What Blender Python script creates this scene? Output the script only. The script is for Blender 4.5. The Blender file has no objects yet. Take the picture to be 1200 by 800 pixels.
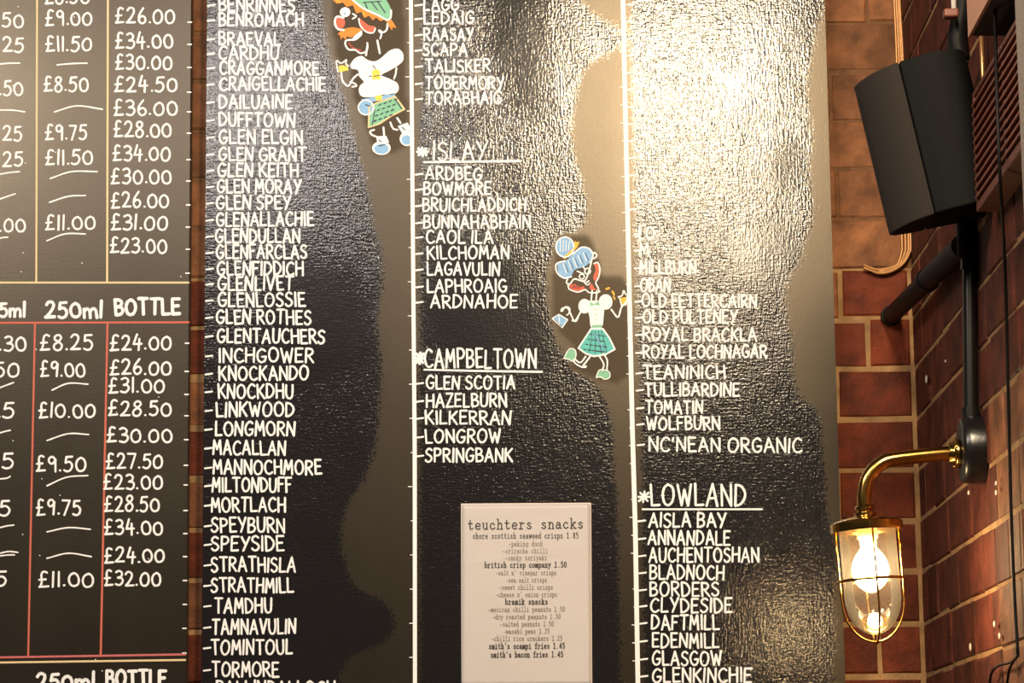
import bpy, bmesh, math, random
import numpy as np
from mathutils import Vector, Matrix
random.seed(7)
rng = np.random.default_rng(7)
SC = bpy.context.scene
COL = SC.collection

# ------------------------------------------------------------------ camera
F = 3318.0                                   # focal length in pixels of the 1200x800 photo
def nrm(v): return v / np.linalg.norm(v)
yv = nrm(np.array([655 - 600, 400 - 950, -F], float))          # wall normal, seen by the camera
zv = np.array([370 - 600, 400 + 19600, -F], float)             # up
zv = nrm(zv - yv * zv.dot(yv))
xv = np.cross(yv, zv)
RW = np.array([xv, yv, zv])                                    # camera vector -> world vector
CAM = np.array([0.0, -4.6, 1.6])
cam = bpy.data.cameras.new('camera'); camo = bpy.data.objects.new('camera', cam); COL.objects.link(camo)
m = Matrix([list(RW[0]) + [CAM[0]], list(RW[1]) + [CAM[1]], list(RW[2]) + [CAM[2]], [0, 0, 0, 1]])
camo.matrix_world = m
cam.sensor_width = 36; cam.lens = F * 36 / 1200; cam.clip_start = 0.05
SC.camera = camo

# ------------------------------------------------------------------ light and exposure
SC.view_settings.view_transform = 'Standard'; SC.view_settings.look = 'None'
SC.view_settings.gamma = 1; SC.view_settings.use_curve_mapping = False
SC.view_settings.exposure = -1.0
W = bpy.data.worlds.new('world'); SC.world = W; W.use_nodes = True
W.node_tree.nodes['Background'].inputs[0].default_value = (1.0, 0.86, 0.74, 1)
W.node_tree.nodes['Background'].inputs[1].default_value = 0.05
def area(name, loc, target, sx, sy, power, color, spread=180):
    l = bpy.data.lights.new(name, 'AREA'); l.shape = 'ELLIPSE'; l.size = sx; l.size_y = sy
    l.energy = power; l.color = color; l.spread = math.radians(spread)
    o = bpy.data.objects.new(name, l); COL.objects.link(o); o.location = loc
    d = Vector(target) - Vector(loc); o.rotation_euler = d.to_track_quat('-Z', 'Y').to_euler()
    return o
# ceiling lamps of the bar, read from the board's glare; fill lights are added
area('pendant_key', (0.33, -2.5, 3.46), (0.2, 0, 2.5), 0.36, 0.30, 120, (1.0, 0.79, 0.53))
area('pendant_left', (-0.72, -2.6, 3.44), (-0.4, 0, 2.5), 0.5, 0.42, 32, (1.0, 0.90, 0.84))
area('pendant_low', (0.36, -2.5, 3.04), (0.2, 0, 2.4), 0.36, 0.36, 36, (1.0, 0.79, 0.53))
area('far_fill', (-1.72, -2.6, 3.46), (-0.7, 0, 2.6), 0.8, 0.5, 92, (1.0, 0.88, 0.75))  # unseen light added to brighten the left board
area('room_fill', (-0.3, -4.0, 3.5), (0.0, 0, 2.3), 1.6, 1.0, 3, (1.0, 0.88, 0.76))  # unseen wide fill, added for ambient light

# ------------------------------------------------------------------ projection helpers: photo pixel -> point on a real plane
def ray(px, py): return RW @ np.array([px - 600, 400 - py, -F])
def P(px, py, Y=0.0):
    d = ray(px, py); t = (Y - CAM[1]) / d[1]; return CAM + d * t
def PX(px, py, X):
    d = ray(px, py); t = (X - CAM[0]) / d[0]; return CAM + d * t
def S(Y): return (Y - CAM[1]) / F * 1.0                         # metres per pixel at depth Y

# ------------------------------------------------------------------ materials
def lin(c):
    return tuple((v / 12.92 if v <= 0.04045 else ((v + 0.055) / 1.055) ** 2.4) for v in (x / 255 for x in c))
def mat(name, col, rough=0.6, metal=0.0, spec=0.5, coat=0.0, noise=0.0, nscale=40, bump=0.0, bscale=200, bdist=0.001):
    mt = bpy.data.materials.new(name); mt.use_nodes = True
    nt = mt.node_tree; b = nt.nodes['Principled BSDF']
    b.inputs['Base Color'].default_value = (*col, 1); b.inputs['Roughness'].default_value = rough
    b.inputs['Metallic'].default_value = metal; b.inputs['Specular IOR Level'].default_value = spec
    b.inputs['Coat Weight'].default_value = coat
    tc = nt.nodes.new('ShaderNodeTexCoord')
    if noise:
        n = nt.nodes.new('ShaderNodeTexNoise'); n.inputs['Scale'].default_value = nscale; n.inputs['Detail'].default_value = 5
        nt.links.new(tc.outputs['Object'], n.inputs['Vector'])
        mx = nt.nodes.new('ShaderNodeMix'); mx.data_type = 'RGBA'
        mx.inputs[6].default_value = (*[v * (1 - noise) for v in col], 1)
        mx.inputs[7].default_value = (*[min(1, v * (1 + noise)) for v in col], 1)
        nt.links.new(n.outputs['Fac'], mx.inputs[0]); nt.links.new(mx.outputs[2], b.inputs['Base Color'])
    if bump:
        n2 = nt.nodes.new('ShaderNodeTexNoise'); n2.inputs['Scale'].default_value = bscale; n2.inputs['Detail'].default_value = 4
        nt.links.new(tc.outputs['Object'], n2.inputs['Vector'])
        bp = nt.nodes.new('ShaderNodeBump'); bp.inputs['Strength'].default_value = bump; bp.inputs['Distance'].default_value = bdist
        nt.links.new(n2.outputs['Fac'], bp.inputs['Height']); nt.links.new(bp.outputs[0], b.inputs['Normal'])
    return mt

def brick_mat():
    mt = bpy.data.materials.new('brick'); mt.use_nodes = True
    nt = mt.node_tree; L = nt.links; b = nt.nodes['Principled BSDF']
    at = nt.nodes.new('ShaderNodeAttribute'); at.attribute_name = 'tint'
    tc = nt.nodes.new('ShaderNodeTexCoord')
    n1 = nt.nodes.new('ShaderNodeTexNoise'); n1.inputs['Scale'].default_value = 22; n1.inputs['Detail'].default_value = 6
    n2 = nt.nodes.new('ShaderNodeTexNoise'); n2.inputs['Scale'].default_value = 160; n2.inputs['Detail'].default_value = 4
    L.new(tc.outputs['Object'], n1.inputs['Vector']); L.new(tc.outputs['Object'], n2.inputs['Vector'])
    r = nt.nodes.new('ShaderNodeMapRange'); r.inputs[1].default_value = 0.35; r.inputs[2].default_value = 0.7
    r.inputs[3].default_value = 0.55; r.inputs[4].default_value = 1.35
    L.new(n1.outputs['Fac'], r.inputs[0])
    mx = nt.nodes.new('ShaderNodeMix'); mx.data_type = 'RGBA'; mx.blend_type = 'MULTIPLY'; mx.inputs[0].default_value = 1
    L.new(at.outputs['Color'], mx.inputs[6]); L.new(r.outputs[0], mx.inputs[7])
    L.new(mx.outputs[2], b.inputs['Base Color'])
    b.inputs['Roughness'].default_value = 0.7; b.inputs['Specular IOR Level'].default_value = 0.22
    bp = nt.nodes.new('ShaderNodeBump'); bp.inputs['Strength'].default_value = 0.6; bp.inputs['Distance'].default_value = 0.003
    ad = nt.nodes.new('ShaderNodeMath'); ad.operation = 'ADD'
    L.new(n1.outputs['Fac'], ad.inputs[0]); L.new(n2.outputs['Fac'], ad.inputs[1])
    L.new(ad.outputs[0], bp.inputs['Height']); L.new(bp.outputs[0], b.inputs['Normal'])
    return mt

def board_mat():
    """black blackboard paint: matt where newly brushed, shiny and woven-rough where it has been wiped"""
    mt = bpy.data.materials.new('blackboard_paint'); mt.use_nodes = True
    nt = mt.node_tree; L = nt.links; b = nt.nodes['Principled BSDF']
    N = nt.nodes.new
    at = N('ShaderNodeAttribute'); at.attribute_name = 'wiped'
    pt = N('ShaderNodeAttribute'); pt.attribute_name = 'patch'
    tc = N('ShaderNodeTexCoord')
    def noise(scale, vec=(1, 1, 1), detail=3):
        mp = N('ShaderNodeMapping'); mp.inputs['Scale'].default_value = vec
        L.new(tc.outputs['Object'], mp.inputs['Vector'])
        n = N('ShaderNodeTexNoise'); n.inputs['Scale'].default_value = scale; n.inputs['Detail'].default_value = detail
        L.new(mp.outputs[0], n.inputs['Vector']); return n.outputs['Fac']
    def math_(op, a, c):
        k = N('ShaderNodeMath'); k.operation = op
        for i, v in enumerate((a, c)):
            if isinstance(v, (int, float)): k.inputs[i].default_value = v
            else: L.new(v, k.inputs[i])
        return k.outputs[0]
    edge = noise(190, (1, 1, 1.2), 6)
    g0 = math_('ADD', at.outputs['Fac'], math_('MULTIPLY', math_('SUBTRACT', edge, 0.5), 1.1))
    sm = N('ShaderNodeMapRange'); sm.interpolation_type = 'SMOOTHSTEP'; sm.inputs[1].default_value = 0.35; sm.inputs[2].default_value = 0.65
    L.new(g0, sm.inputs[0]); g = sm.outputs[0]
    # colour
    mx = N('ShaderNodeMix'); mx.data_type = 'RGBA'
    mx.inputs[6].default_value = (0.0095, 0.0075, 0.0056, 1); mx.inputs[7].default_value = (0.012, 0.011, 0.0125, 1)
    L.new(g, mx.inputs[0])
    mp_ = N('ShaderNodeMix'); mp_.data_type = 'RGBA'; mp_.inputs[7].default_value = (0.020, 0.0125, 0.0075, 1)
    L.new(pt.outputs['Fac'], mp_.inputs[0]); L.new(mx.outputs[2], mp_.inputs[6])
    L.new(mp_.outputs[2], b.inputs['Base Color'])
    # roughness
    rr = N('ShaderNodeMapRange'); rr.inputs[3].default_value = 0.31; rr.inputs[4].default_value = 0.14
    L.new(g, rr.inputs[0])
    cloud = noise(9, (1, 1, 0.5), 4)
    r2 = math_('ADD', rr.outputs[0], math_('MULTIPLY', math_('SUBTRACT', cloud, 0.5), 0.08))
    r3 = math_('ADD', r2, math_('MULTIPLY', pt.outputs['Fac'], 0.10))
    L.new(r3, b.inputs['Roughness'])
    sl = N('ShaderNodeMapRange'); sl.inputs[3].default_value = 0.52; sl.inputs[4].default_value = 0.5; L.new(g, sl.inputs[0])
    L.new(math_('MULTIPLY', sl.outputs[0], math_('SUBTRACT', 1.0, math_('MULTIPLY', pt.outputs['Fac'], 0.5))), b.inputs['Specular IOR Level'])
    ti = N('ShaderNodeMix'); ti.data_type = 'RGBA'; ti.inputs[6].default_value = (1, .86, .68, 1); ti.inputs[7].default_value = (1, 1, 1, 1)
    L.new(g, ti.inputs[0]); L.new(ti.outputs[2], b.inputs['Specular Tint'])
    # brushed, woven bump
    h = math_('ADD', math_('ADD', noise(230, (1, 1, 1), 2), math_('MULTIPLY', noise(260, (1.2, 1, .22), 2), 0.9)), math_('ADD', math_('MULTIPLY', noise(260, (.22, 1, 1.2), 2), 0.7), math_('MULTIPLY', noise(11, (1.3, 1, .8), 3), 2.6)))
    bp = N('ShaderNodeBump'); bp.inputs['Distance'].default_value = 0.00046
    st = N('ShaderNodeMapRange'); st.inputs[3].default_value = 0.10; st.inputs[4].default_value = 0.9
    L.new(g, st.inputs[0]); wn = N('ShaderNodeAttribute'); wn.attribute_name = 'worn'
    L.new(math_('MULTIPLY', st.outputs[0], math_('SUBTRACT', 1.0, math_('MULTIPLY', wn.outputs['Fac'], 0.62))), bp.inputs['Strength'])
    L.new(h, bp.inputs['Height']); L.new(bp.outputs[0], b.inputs['Normal'])
    return mt

def glass_mat():
    mt = bpy.data.materials.new('clear_glass'); mt.use_nodes = True
    nt = mt.node_tree; L = nt.links
    for n in list(nt.nodes):
        if n.type == 'BSDF_PRINCIPLED': nt.nodes.remove(n)
    out = nt.nodes['Material Output']
    tr = nt.nodes.new('ShaderNodeBsdfTransparent'); tr.inputs[0].default_value = (0.97, 0.93, 0.86, 1)
    gl = nt.nodes.new('ShaderNodeBsdfGlossy'); gl.inputs['Roughness'].default_value = 0.06
    tl = nt.nodes.new('ShaderNodeBsdfTranslucent'); tl.inputs[0].default_value = (1, .86, .66, 1)
    fr = nt.nodes.new('ShaderNodeFresnel'); fr.inputs[0].default_value = 1.5
    m1 = nt.nodes.new('ShaderNodeMixShader'); m2 = nt.nodes.new('ShaderNodeMixShader'); m2.inputs[0].default_value = 0.012
    L.new(fr.outputs[0], m1.inputs[0]); L.new(tr.outputs[0], m1.inputs[1]); L.new(gl.outputs[0], m1.inputs[2])
    L.new(m1.outputs[0], m2.inputs[1]); L.new(tl.outputs[0], m2.inputs[2]); L.new(m2.outputs[0], out.inputs[0])
    return mt
def emis(name, col, s):
    mt = bpy.data.materials.new(name); mt.use_nodes = True; b = mt.node_tree.nodes['Principled BSDF']
    b.inputs['Base Color'].default_value = (1, 1, 1, 1); b.inputs['Emission Color'].default_value = (*col, 1); b.inputs['Emission Strength'].default_value = s
    return mt

M = {
    'brick': brick_mat(),
    'mortar': mat('mortar', (0.30, 0.17, 0.070), 0.9, noise=0.8, nscale=28, bump=0.7, bscale=130, bdist=0.004),
    'board': board_mat(),
    'mortar_dark': mat('dark_mortar', (0.13, 0.060, 0.024), 0.9, noise=0.7, nscale=35, bump=0.7, bscale=130, bdist=0.004),
    'board_edge': mat('board_edge', (0.05, 0.04, 0.03), 0.6),
    'chalk': mat('white_chalk_paint', (0.80, 0.82, 0.86), 0.7, noise=0.10, nscale=300),
    'cream': mat('cream_chalk_paint', (0.70, 0.55, 0.32), 0.7, noise=0.15, nscale=200),
    'redline': mat('red_chalk_paint', (0.52, 0.115, 0.075), 0.7, noise=0.25, nscale=200),
    'pinkline': mat('pink_chalk_paint', (0.50, 0.12, 0.13), 0.7, noise=0.25, nscale=200),
    'orange': mat('orange_paint', (0.70, 0.21, 0.01), 0.6, noise=0.15, nscale=150),
    'coral': mat('coral_paint', (0.66, 0.10, 0.05), 0.6, noise=0.15, nscale=150),
    'maroon': mat('maroon_paint', (0.30, 0.03, 0.02), 0.6, noise=0.15, nscale=150),
    'skyblue': mat('sky_blue_paint', (0.20, 0.41, 0.70), 0.6, noise=0.20, nscale=150),
    'mint': mat('mint_paint', (0.17, 0.46, 0.30), 0.6, noise=0.20, nscale=150),
    'teal': mat('teal_paint', (0.07, 0.44, 0.42), 0.6, noise=0.20, nscale=150),
    'navy': mat('navy_paint', (0.012, 0.03, 0.07), 0.6),
    'yellow': mat('yellow_paint', (0.75, 0.58, 0.07), 0.6),
    'amber': mat('amber_paint', (0.80, 0.42, 0.03), 0.6),
    'paper': mat('laminated_paper', (0.50, 0.475, 0.48), 0.55, coat=0.5, noise=0.03, nscale=20, bump=0.12, bscale=25, bdist=0.004),
    'film': mat('laminate_film', (0.75, 0.66, 0.60), 0.15, coat=1.0),
    'ink': mat('typewriter_ink', (0.035, 0.03, 0.03), 0.7),
    'ink_grey': mat('grey_typewriter_ink', (0.20, 0.17, 0.155), 0.7),
    'brass': mat('polished_brass', (0.55, 0.33, 0.085), 0.17, 1.0, noise=0.2, nscale=60, bump=0.08, bscale=90),
    'black_gloss': mat('black_gloss_paint', (0.006, 0.0055, 0.006), 0.28, bump=0.25, bscale=70, bdist=0.002),
    'black_pipe': mat('black_conduit', (0.005, 0.0048, 0.0045), 0.3, spec=0.35),
    'black_rubber': mat('black_plastic', (0.006, 0.0055, 0.0055), 0.5, spec=0.12),
    'grille': mat('charcoal_cloth', (0.024, 0.020, 0.018), 0.85, spec=0.1, noise=0.25, nscale=500, bump=0.35, bscale=900, bdist=0.001),
    'cabinet': mat('black_speaker_cabinet', (0.0055, 0.0058, 0.006), 0.7, spec=0.06, bump=0.4, bscale=700, bdist=0.0006),
    'wire': mat('copper_sheathed_wire', (0.34, 0.16, 0.05), 0.38, 0.35, noise=0.3, nscale=60),
    'copper': mat('copper_pipe', (0.85, 0.45, 0.16), 0.3, 0.7),
    'terracotta': mat('brown_painted_louvre', (0.15, 0.045, 0.024), 0.5, noise=0.3, nscale=60, bump=0.3, bscale=100),
    'tan': mat('tan_painted_panel', (0.46, 0.24, 0.155), 0.6, noise=0.08, nscale=30),
    'dark_box': mat('dark_underside', (0.014, 0.012, 0.013), 0.7),
    'grey_post': mat('grey_roughcast', (0.20, 0.165, 0.14), 0.85, noise=0.25, nscale=300, bump=0.5, bscale=300, bdist=0.002),
    'white_pipe': mat('white_plastic_pipe', (0.8, 0.76, 0.7), 0.35),
    'glass': glass_mat(),
    'bulb': emis('glowing_bulb', (1.0, 0.74, 0.42), 280.0),
    'ceramic': mat('bulb_holder', (0.75, 0.55, 0.30), 0.4),
    'paintspeck': mat('white_paint_splash', (0.8, 0.72, 0.62), 0.6),
    'floor': mat('dark_floor_boards', (0.06, 0.035, 0.02), 0.5, noise=0.3, nscale=12),
}

# ------------------------------------------------------------------ mesh helpers
class MB:
    def __init__(self): self.v = []; self.f = []; self.mi = []; self.tint = []
    def add(self, verts, faces, mi=0, tint=None):
        o = len(self.v); self.v += [tuple(map(float, p)) for p in verts]
        for f in faces: self.f.append(tuple(i + o for i in f)); self.mi.append(mi)
        self.tint += [tint or (1, 1, 1)] * len(verts)
    def build(self, name, mats, parent=None, smooth=False, tint=False, bevel=0, loc=None):
        me = bpy.data.meshes.new(name)
        off = np.array(loc if loc is not None else ((0, 0, 0) if parent is None else wloc(parent)))
        me.from_pydata([tuple(np.array(p) - off) for p in self.v], [], self.f)
        if not isinstance(mats, (list, tuple)): mats = [mats]
        for k in mats: me.materials.append(M[k])
        me.polygons.foreach_set('material_index', self.mi)
        if tint:
            a = me.color_attributes.new('tint', 'FLOAT_COLOR', 'POINT')
            a.data.foreach_set('color', np.array([(*t, 1) for t in self.tint], 'f').ravel())
        if smooth: me.polygons.foreach_set('use_smooth', [True] * len(me.polygons))
        me.update()
        o = bpy.data.objects.new(name, me); COL.objects.link(o)
        if parent is not None: o.parent = parent
        elif loc is not None: o.location = loc
        if bevel:
            bv = o.modifiers.new('bevel', 'BEVEL'); bv.width = bevel; bv.segments = 3; bv.limit_method = 'ANGLE'
        return o
def wloc(o):
    v = np.zeros(3)
    while o is not None: v = v + np.array(o.location); o = o.parent
    return v
def tag(o, label=None, cat=None, group=None, kind=None):
    for k, v in (('label', label), ('category', cat), ('group', group), ('kind', kind)):
        if v: o[k] = v
    return o
def thing(name, loc, label, cat, group=None):
    o = bpy.data.objects.new(name, None); COL.objects.link(o); o.location = loc; o.empty_display_size = 0.05
    return tag(o, label, cat, group)

def box(mb, lo, hi, mi=0):
    x0, y0, z0 = lo; x1, y1, z1 = hi
    v = [(x0, y0, z0), (x1, y0, z0), (x1, y1, z0), (x0, y1, z0), (x0, y0, z1), (x1, y0, z1), (x1, y1, z1), (x0, y1, z1)]
    mb.add(v, [(0, 3, 2, 1), (4, 5, 6, 7), (0, 1, 5, 4), (1, 2, 6, 5), (2, 3, 7, 6), (3, 0, 4, 7)], mi)
def frame_of(d):
    d = nrm(np.array(d, float)); a = np.array([0, 0, 1.0]) if abs(d[2]) < 0.9 else np.array([1.0, 0, 0])
    u = nrm(np.cross(a, d)); return d, u, np.cross(d, u)
def tube(mb, pts, r, n=12, mi=0, cap=True):
    pts = [np.array(p, float) for p in pts]; k = len(pts)
    rs = r if hasattr(r, '__len__') else [r] * k
    T = [nrm((pts[min(i + 1, k - 1)] - pts[max(i - 1, 0)])) for i in range(k)]
    _, u, _ = frame_of(T[0]); V = []
    for i in range(k):
        u = nrm(u - T[i] * u.dot(T[i])); w = np.cross(T[i], u)
        for j in range(n):
            a = 2 * math.pi * j / n; V.append(pts[i] + rs[i] * (math.cos(a) * u + math.sin(a) * w))
    Fs = [(i * n + j, i * n + (j + 1) % n, (i + 1) * n + (j + 1) % n, (i + 1) * n + j) for i in range(k - 1) for j in range(n)]
    if cap: Fs += [tuple(reversed(range(n))), tuple(range((k - 1) * n, k * n))]
    mb.add(V, Fs, mi)
def lathe(mb, O, axis, prof, n=40, mi=0):
    """prof: (distance along the axis, radius)"""
    d, u, w = frame_of(axis); O = np.array(O, float); V = []
    for (t, r) in prof:
        for j in range(n):
            a = 2 * math.pi * j / n; V.append(O + d * t + max(r, 1e-5) * (math.cos(a) * u + math.sin(a) * w))
    k = len(prof)
    mb.add(V, [(i * n + j, i * n + (j + 1) % n, (i + 1) * n + (j + 1) % n, (i + 1) * n + j) for i in range(k - 1) for j in range(n)], mi)
def smooth_path(pts, sub=6):
    pts = [np.array(p, float) for p in pts]; out = []
    q = [2 * pts[0] - pts[1]] + pts + [2 * pts[-1] - pts[-2]]
    for i in range(1, len(q) - 2):
        for s in range(sub):
            t = s / sub; a, b, c, d = q[i - 1:i + 3]
            out.append(0.5 * ((2 * b) + (c - a) * t + (2 * a - 5 * b + 4 * c - d) * t * t + (3 * b - a - 3 * c + d) * t ** 3))
    out.append(pts[-1]); return out

# flat painted marks: everything is laid in photo pixels on the board's own plane
CIRC = [(math.cos(2 * math.pi * i / 8), math.sin(2 * math.pi * i / 8)) for i in range(8)]
def stroke(mb, pts, w, Y, mi=0, smooth=False, wobble=0.12):
    if smooth and len(pts) > 2: pts = smooth_path(pts, 5)
    pts = [np.array(p, float) for p in pts]
    ws = [w * 0.5 * (1 + random.uniform(-wobble, wobble)) for _ in pts]
    lift = random.uniform(0, 0.00015)
    for i in range(len(pts) - 1):
        a, b = pts[i], pts[i + 1]; d = b - a; L = np.hypot(*d)
        if L < 1e-6: continue
        n = np.array([-d[1], d[0]]) / L
        mb.add([P(*(a + n * ws[i]), Y - lift - i * 6e-6), P(*(a - n * ws[i]), Y - lift - i * 6e-6), P(*(b - n * ws[i + 1]), Y - lift - i * 6e-6), P(*(b + n * ws[i + 1]), Y - lift - i * 6e-6)], [(0, 1, 2, 3)], mi)
    for i, p in enumerate(pts):
        if smooth and 0 < i < len(pts) - 1: continue
        mb.add([P(p[0] + ws[i] * c, p[1] + ws[i] * s, Y - lift - 7e-5 - i * 6e-6) for c, s in CIRC[::-1]], [tuple(range(8))], mi)
def fill(mb, pts, Y, mi=0, smooth=False):
    if smooth: pts = [tuple(p) for p in smooth_path(list(pts) + [pts[0]], 4)][:-1]
    mb.add([P(x, y, Y) for x, y in pts], [tuple(range(len(pts)))], mi)

# ------------------------------------------------------------------ hand lettering (own stroke letters)
def c(*p): return ('c', p)
def l(*p): return ('l', p)
O_ = c((.3, 1), (.1, .86), (.0, .5), (.1, .12), (.32, 0), (.54, .14), (.64, .5), (.54, .86), (.3, 1))
G = {
 'A': (.62, l((0, 0), (.3, 1), (.62, 0)), l((.1, .34), (.53, .36))),
 'B': (.5, l((.02, 0), (0, 1)), c((0, 1), (.34, .97), (.45, .77), (.3, .57), (.02, .52)), c((.02, .52), (.38, .5), (.52, .27), (.36, .05), (.02, 0))),
 'C': (.55, c((.54, .86), (.34, 1), (.1, .82), (0, .48), (.1, .12), (.34, 0), (.57, .13))),
 'D': (.56, l((.02, 0), (0, 1)), c((0, 1), (.3, .94), (.55, .62), (.52, .3), (.3, .06), (.02, 0))),
 'E': (.46, l((.46, 1), (0, 1), (.02, 0), (.48, .02)), l((.01, .52), (.38, .54))),
 'F': (.44, l((.46, 1), (0, 1), (.02, 0)), l((.01, .52), (.36, .54))),
 'G': (.58, c((.54, .86), (.34, 1), (.1, .82), (0, .48), (.1, .12), (.34, 0), (.55, .16), (.58, .42)), l((.34, .42), (.6, .43))),
 'H': (.56, l((0, 1), (.02, 0)), l((.55, 1), (.56, 0)), l((.01, .5), (.56, .53))),
 'I': (.06, l((.03, 1), (.03, 0))),
 'J': (.4, c((.38, 1), (.38, .3), (.26, .02), (.06, .05), (0, .22))),
 'K': (.52, l((0, 1), (.02, 0)), l((.5, 1), (.02, .44)), l((.14, .56), (.54, 0))),
 'L': (.44, l((0, 1), (.02, 0), (.46, .02))),
 'M': (.66, l((0, 0), (.08, 1), (.33, .35), (.58, 1), (.66, 0))),
 'N': (.56, l((0, 0), (.02, 1), (.54, 0), (.56, 1))),
 'O': (.64, O_),
 'P': (.5, l((.02, 0), (0, 1)), c((0, 1), (.36, .97), (.5, .74), (.34, .5), (.02, .46))),
 'Q': (.64, O_, l((.4, .25), (.66, -.05))),
 'R': (.52, l((.02, 0), (0, 1)), c((0, 1), (.36, .97), (.49, .75), (.32, .53), (.02, .48)), l((.16, .5), (.54, 0))),
 'S': (.48, c((.46, .88), (.26, 1), (.04, .84), (.08, .62), (.36, .46), (.48, .24), (.32, .02), (.1, .02), (0, .14))),
 'T': (.56, l((0, 1), (.58, 1)), l((.28, 1), (.29, 0))),
 'U': (.54, c((0, 1), (.01, .4), (.1, .08), (.28, 0), (.46, .1), (.53, .42), (.54, 1))),
 'V': (.56, l((0, 1), (.28, 0), (.56, 1))),
 'W': (.78, l((0, 1), (.2, 0), (.39, .75), (.58, 0), (.78, 1))),
 'X': (.54, l((0, 1), (.54, 0)), l((.54, 1), (0, 0))),
 'Y': (.54, l((0, 1), (.28, .48)), l((.56, 1), (.16, 0))),
 'Z': (.5, l((0, 1), (.5, 1), (0, 0), (.52, .02))),
 'm': (.74, l((0, .55), (.0, 0)), c((0, .36), (.14, .56), (.3, .5), (.34, .3), (.34, 0)), c((.34, .36), (.5, .57), (.68, .5), (.72, .3), (.73, 0))),
 'l': (.06, l((.05, 1.05), (.02, 0))),
 '0': (.56, c((.28, .84), (.08, .7), (0, .4), (.1, .08), (.3, 0), (.5, .12), (.56, .44), (.46, .74), (.28, .84))),
 '1': (.08, l((.05, .95), (.04, 0))),
 '2': (.5, c((.0, .78), (.14, .96), (.38, .9), (.42, .66), (.24, .3), (.0, .02)), l((0, .02), (.52, .04))),
 '3': (.46, c((.02, .88), (.22, .97), (.42, .84), (.38, .6), (.16, .5)), c((.16, .5), (.42, .46), (.48, .22), (.28, .0), (.0, .06))),
 '4': (.5, l((.18, 1), (.0, .36), (.5, .38)), l((.36, .7), (.34, -.04))),
 '5': (.48, l((.46, .95), (.1, .93), (.06, .56)), c((.06, .56), (.3, .62), (.48, .38), (.38, .08), (.16, 0), (0, .08))),
 '6': (.48, c((.34, 1), (.08, .6), (.02, .26), (.18, .0), (.42, .1), (.46, .34), (.28, .5), (.04, .34))),
 '7': (.48, l((0, .96), (.48, .95), (.16, 0))),
 '8': (.48, c((.26, .54), (.06, .72), (.12, .94), (.34, .98), (.44, .78), (.26, .54), (.02, .32), (.06, .04), (.3, -.02), (.47, .2), (.42, .4), (.26, .54))),
 '9': (.44, c((.42, .76), (.26, .96), (.04, .86), (.04, .6), (.24, .52), (.42, .74)), l((.42, .8), (.4, 0))),
 '£': (.5, c((.44, .92), (.28, 1), (.14, .84), (.14, .3), (.04, .0)), l((0, .0), (.5, .04)), l((.0, .46), (.36, .49))),
 '.': (.06, l((.02, .06), (.05, .06))),
 '-': (.4, l((0, .5), (.4, .54))),
 "'": (.06, l((.05, 1), (.02, .78))),
 '*': (.5, l((0, .5), (.5, .5)), l((.25, .9), (.25, .1)), l((.06, .82), (.44, .18)), l((.44, .82), (.06, .18))),
}
def write(mb, text, x0, x1, yc, h, w, Y, mi=0, slope=0.0, gap=.23, space=.36, jit=.035):
    adv = []; x = 0
    for ch in text:
        if ch == ' ': x += space; adv.append(None); continue
        adv.append(x); x += G[ch][0] + gap
    total = x - gap; sx = (x1 - x0) / total
    for ch, a in zip(text, adv):
        if a is None: continue
        dy = random.uniform(-jit, jit) * h; sc = 1 + random.uniform(-jit, jit); sh = random.uniform(-.05, .06)
        for kind, pts in G[ch][1:]:
            q = []
            for (u, v) in pts:
                px = x0 + (a + u + sh * (v - .5) + random.uniform(-.012, .012)) * sx
                q.append((px, yc + h * (.5 - v * sc) + dy + slope * (px - x0)))
            stroke(mb, q, w, Y, mi, kind == 'c')

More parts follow.
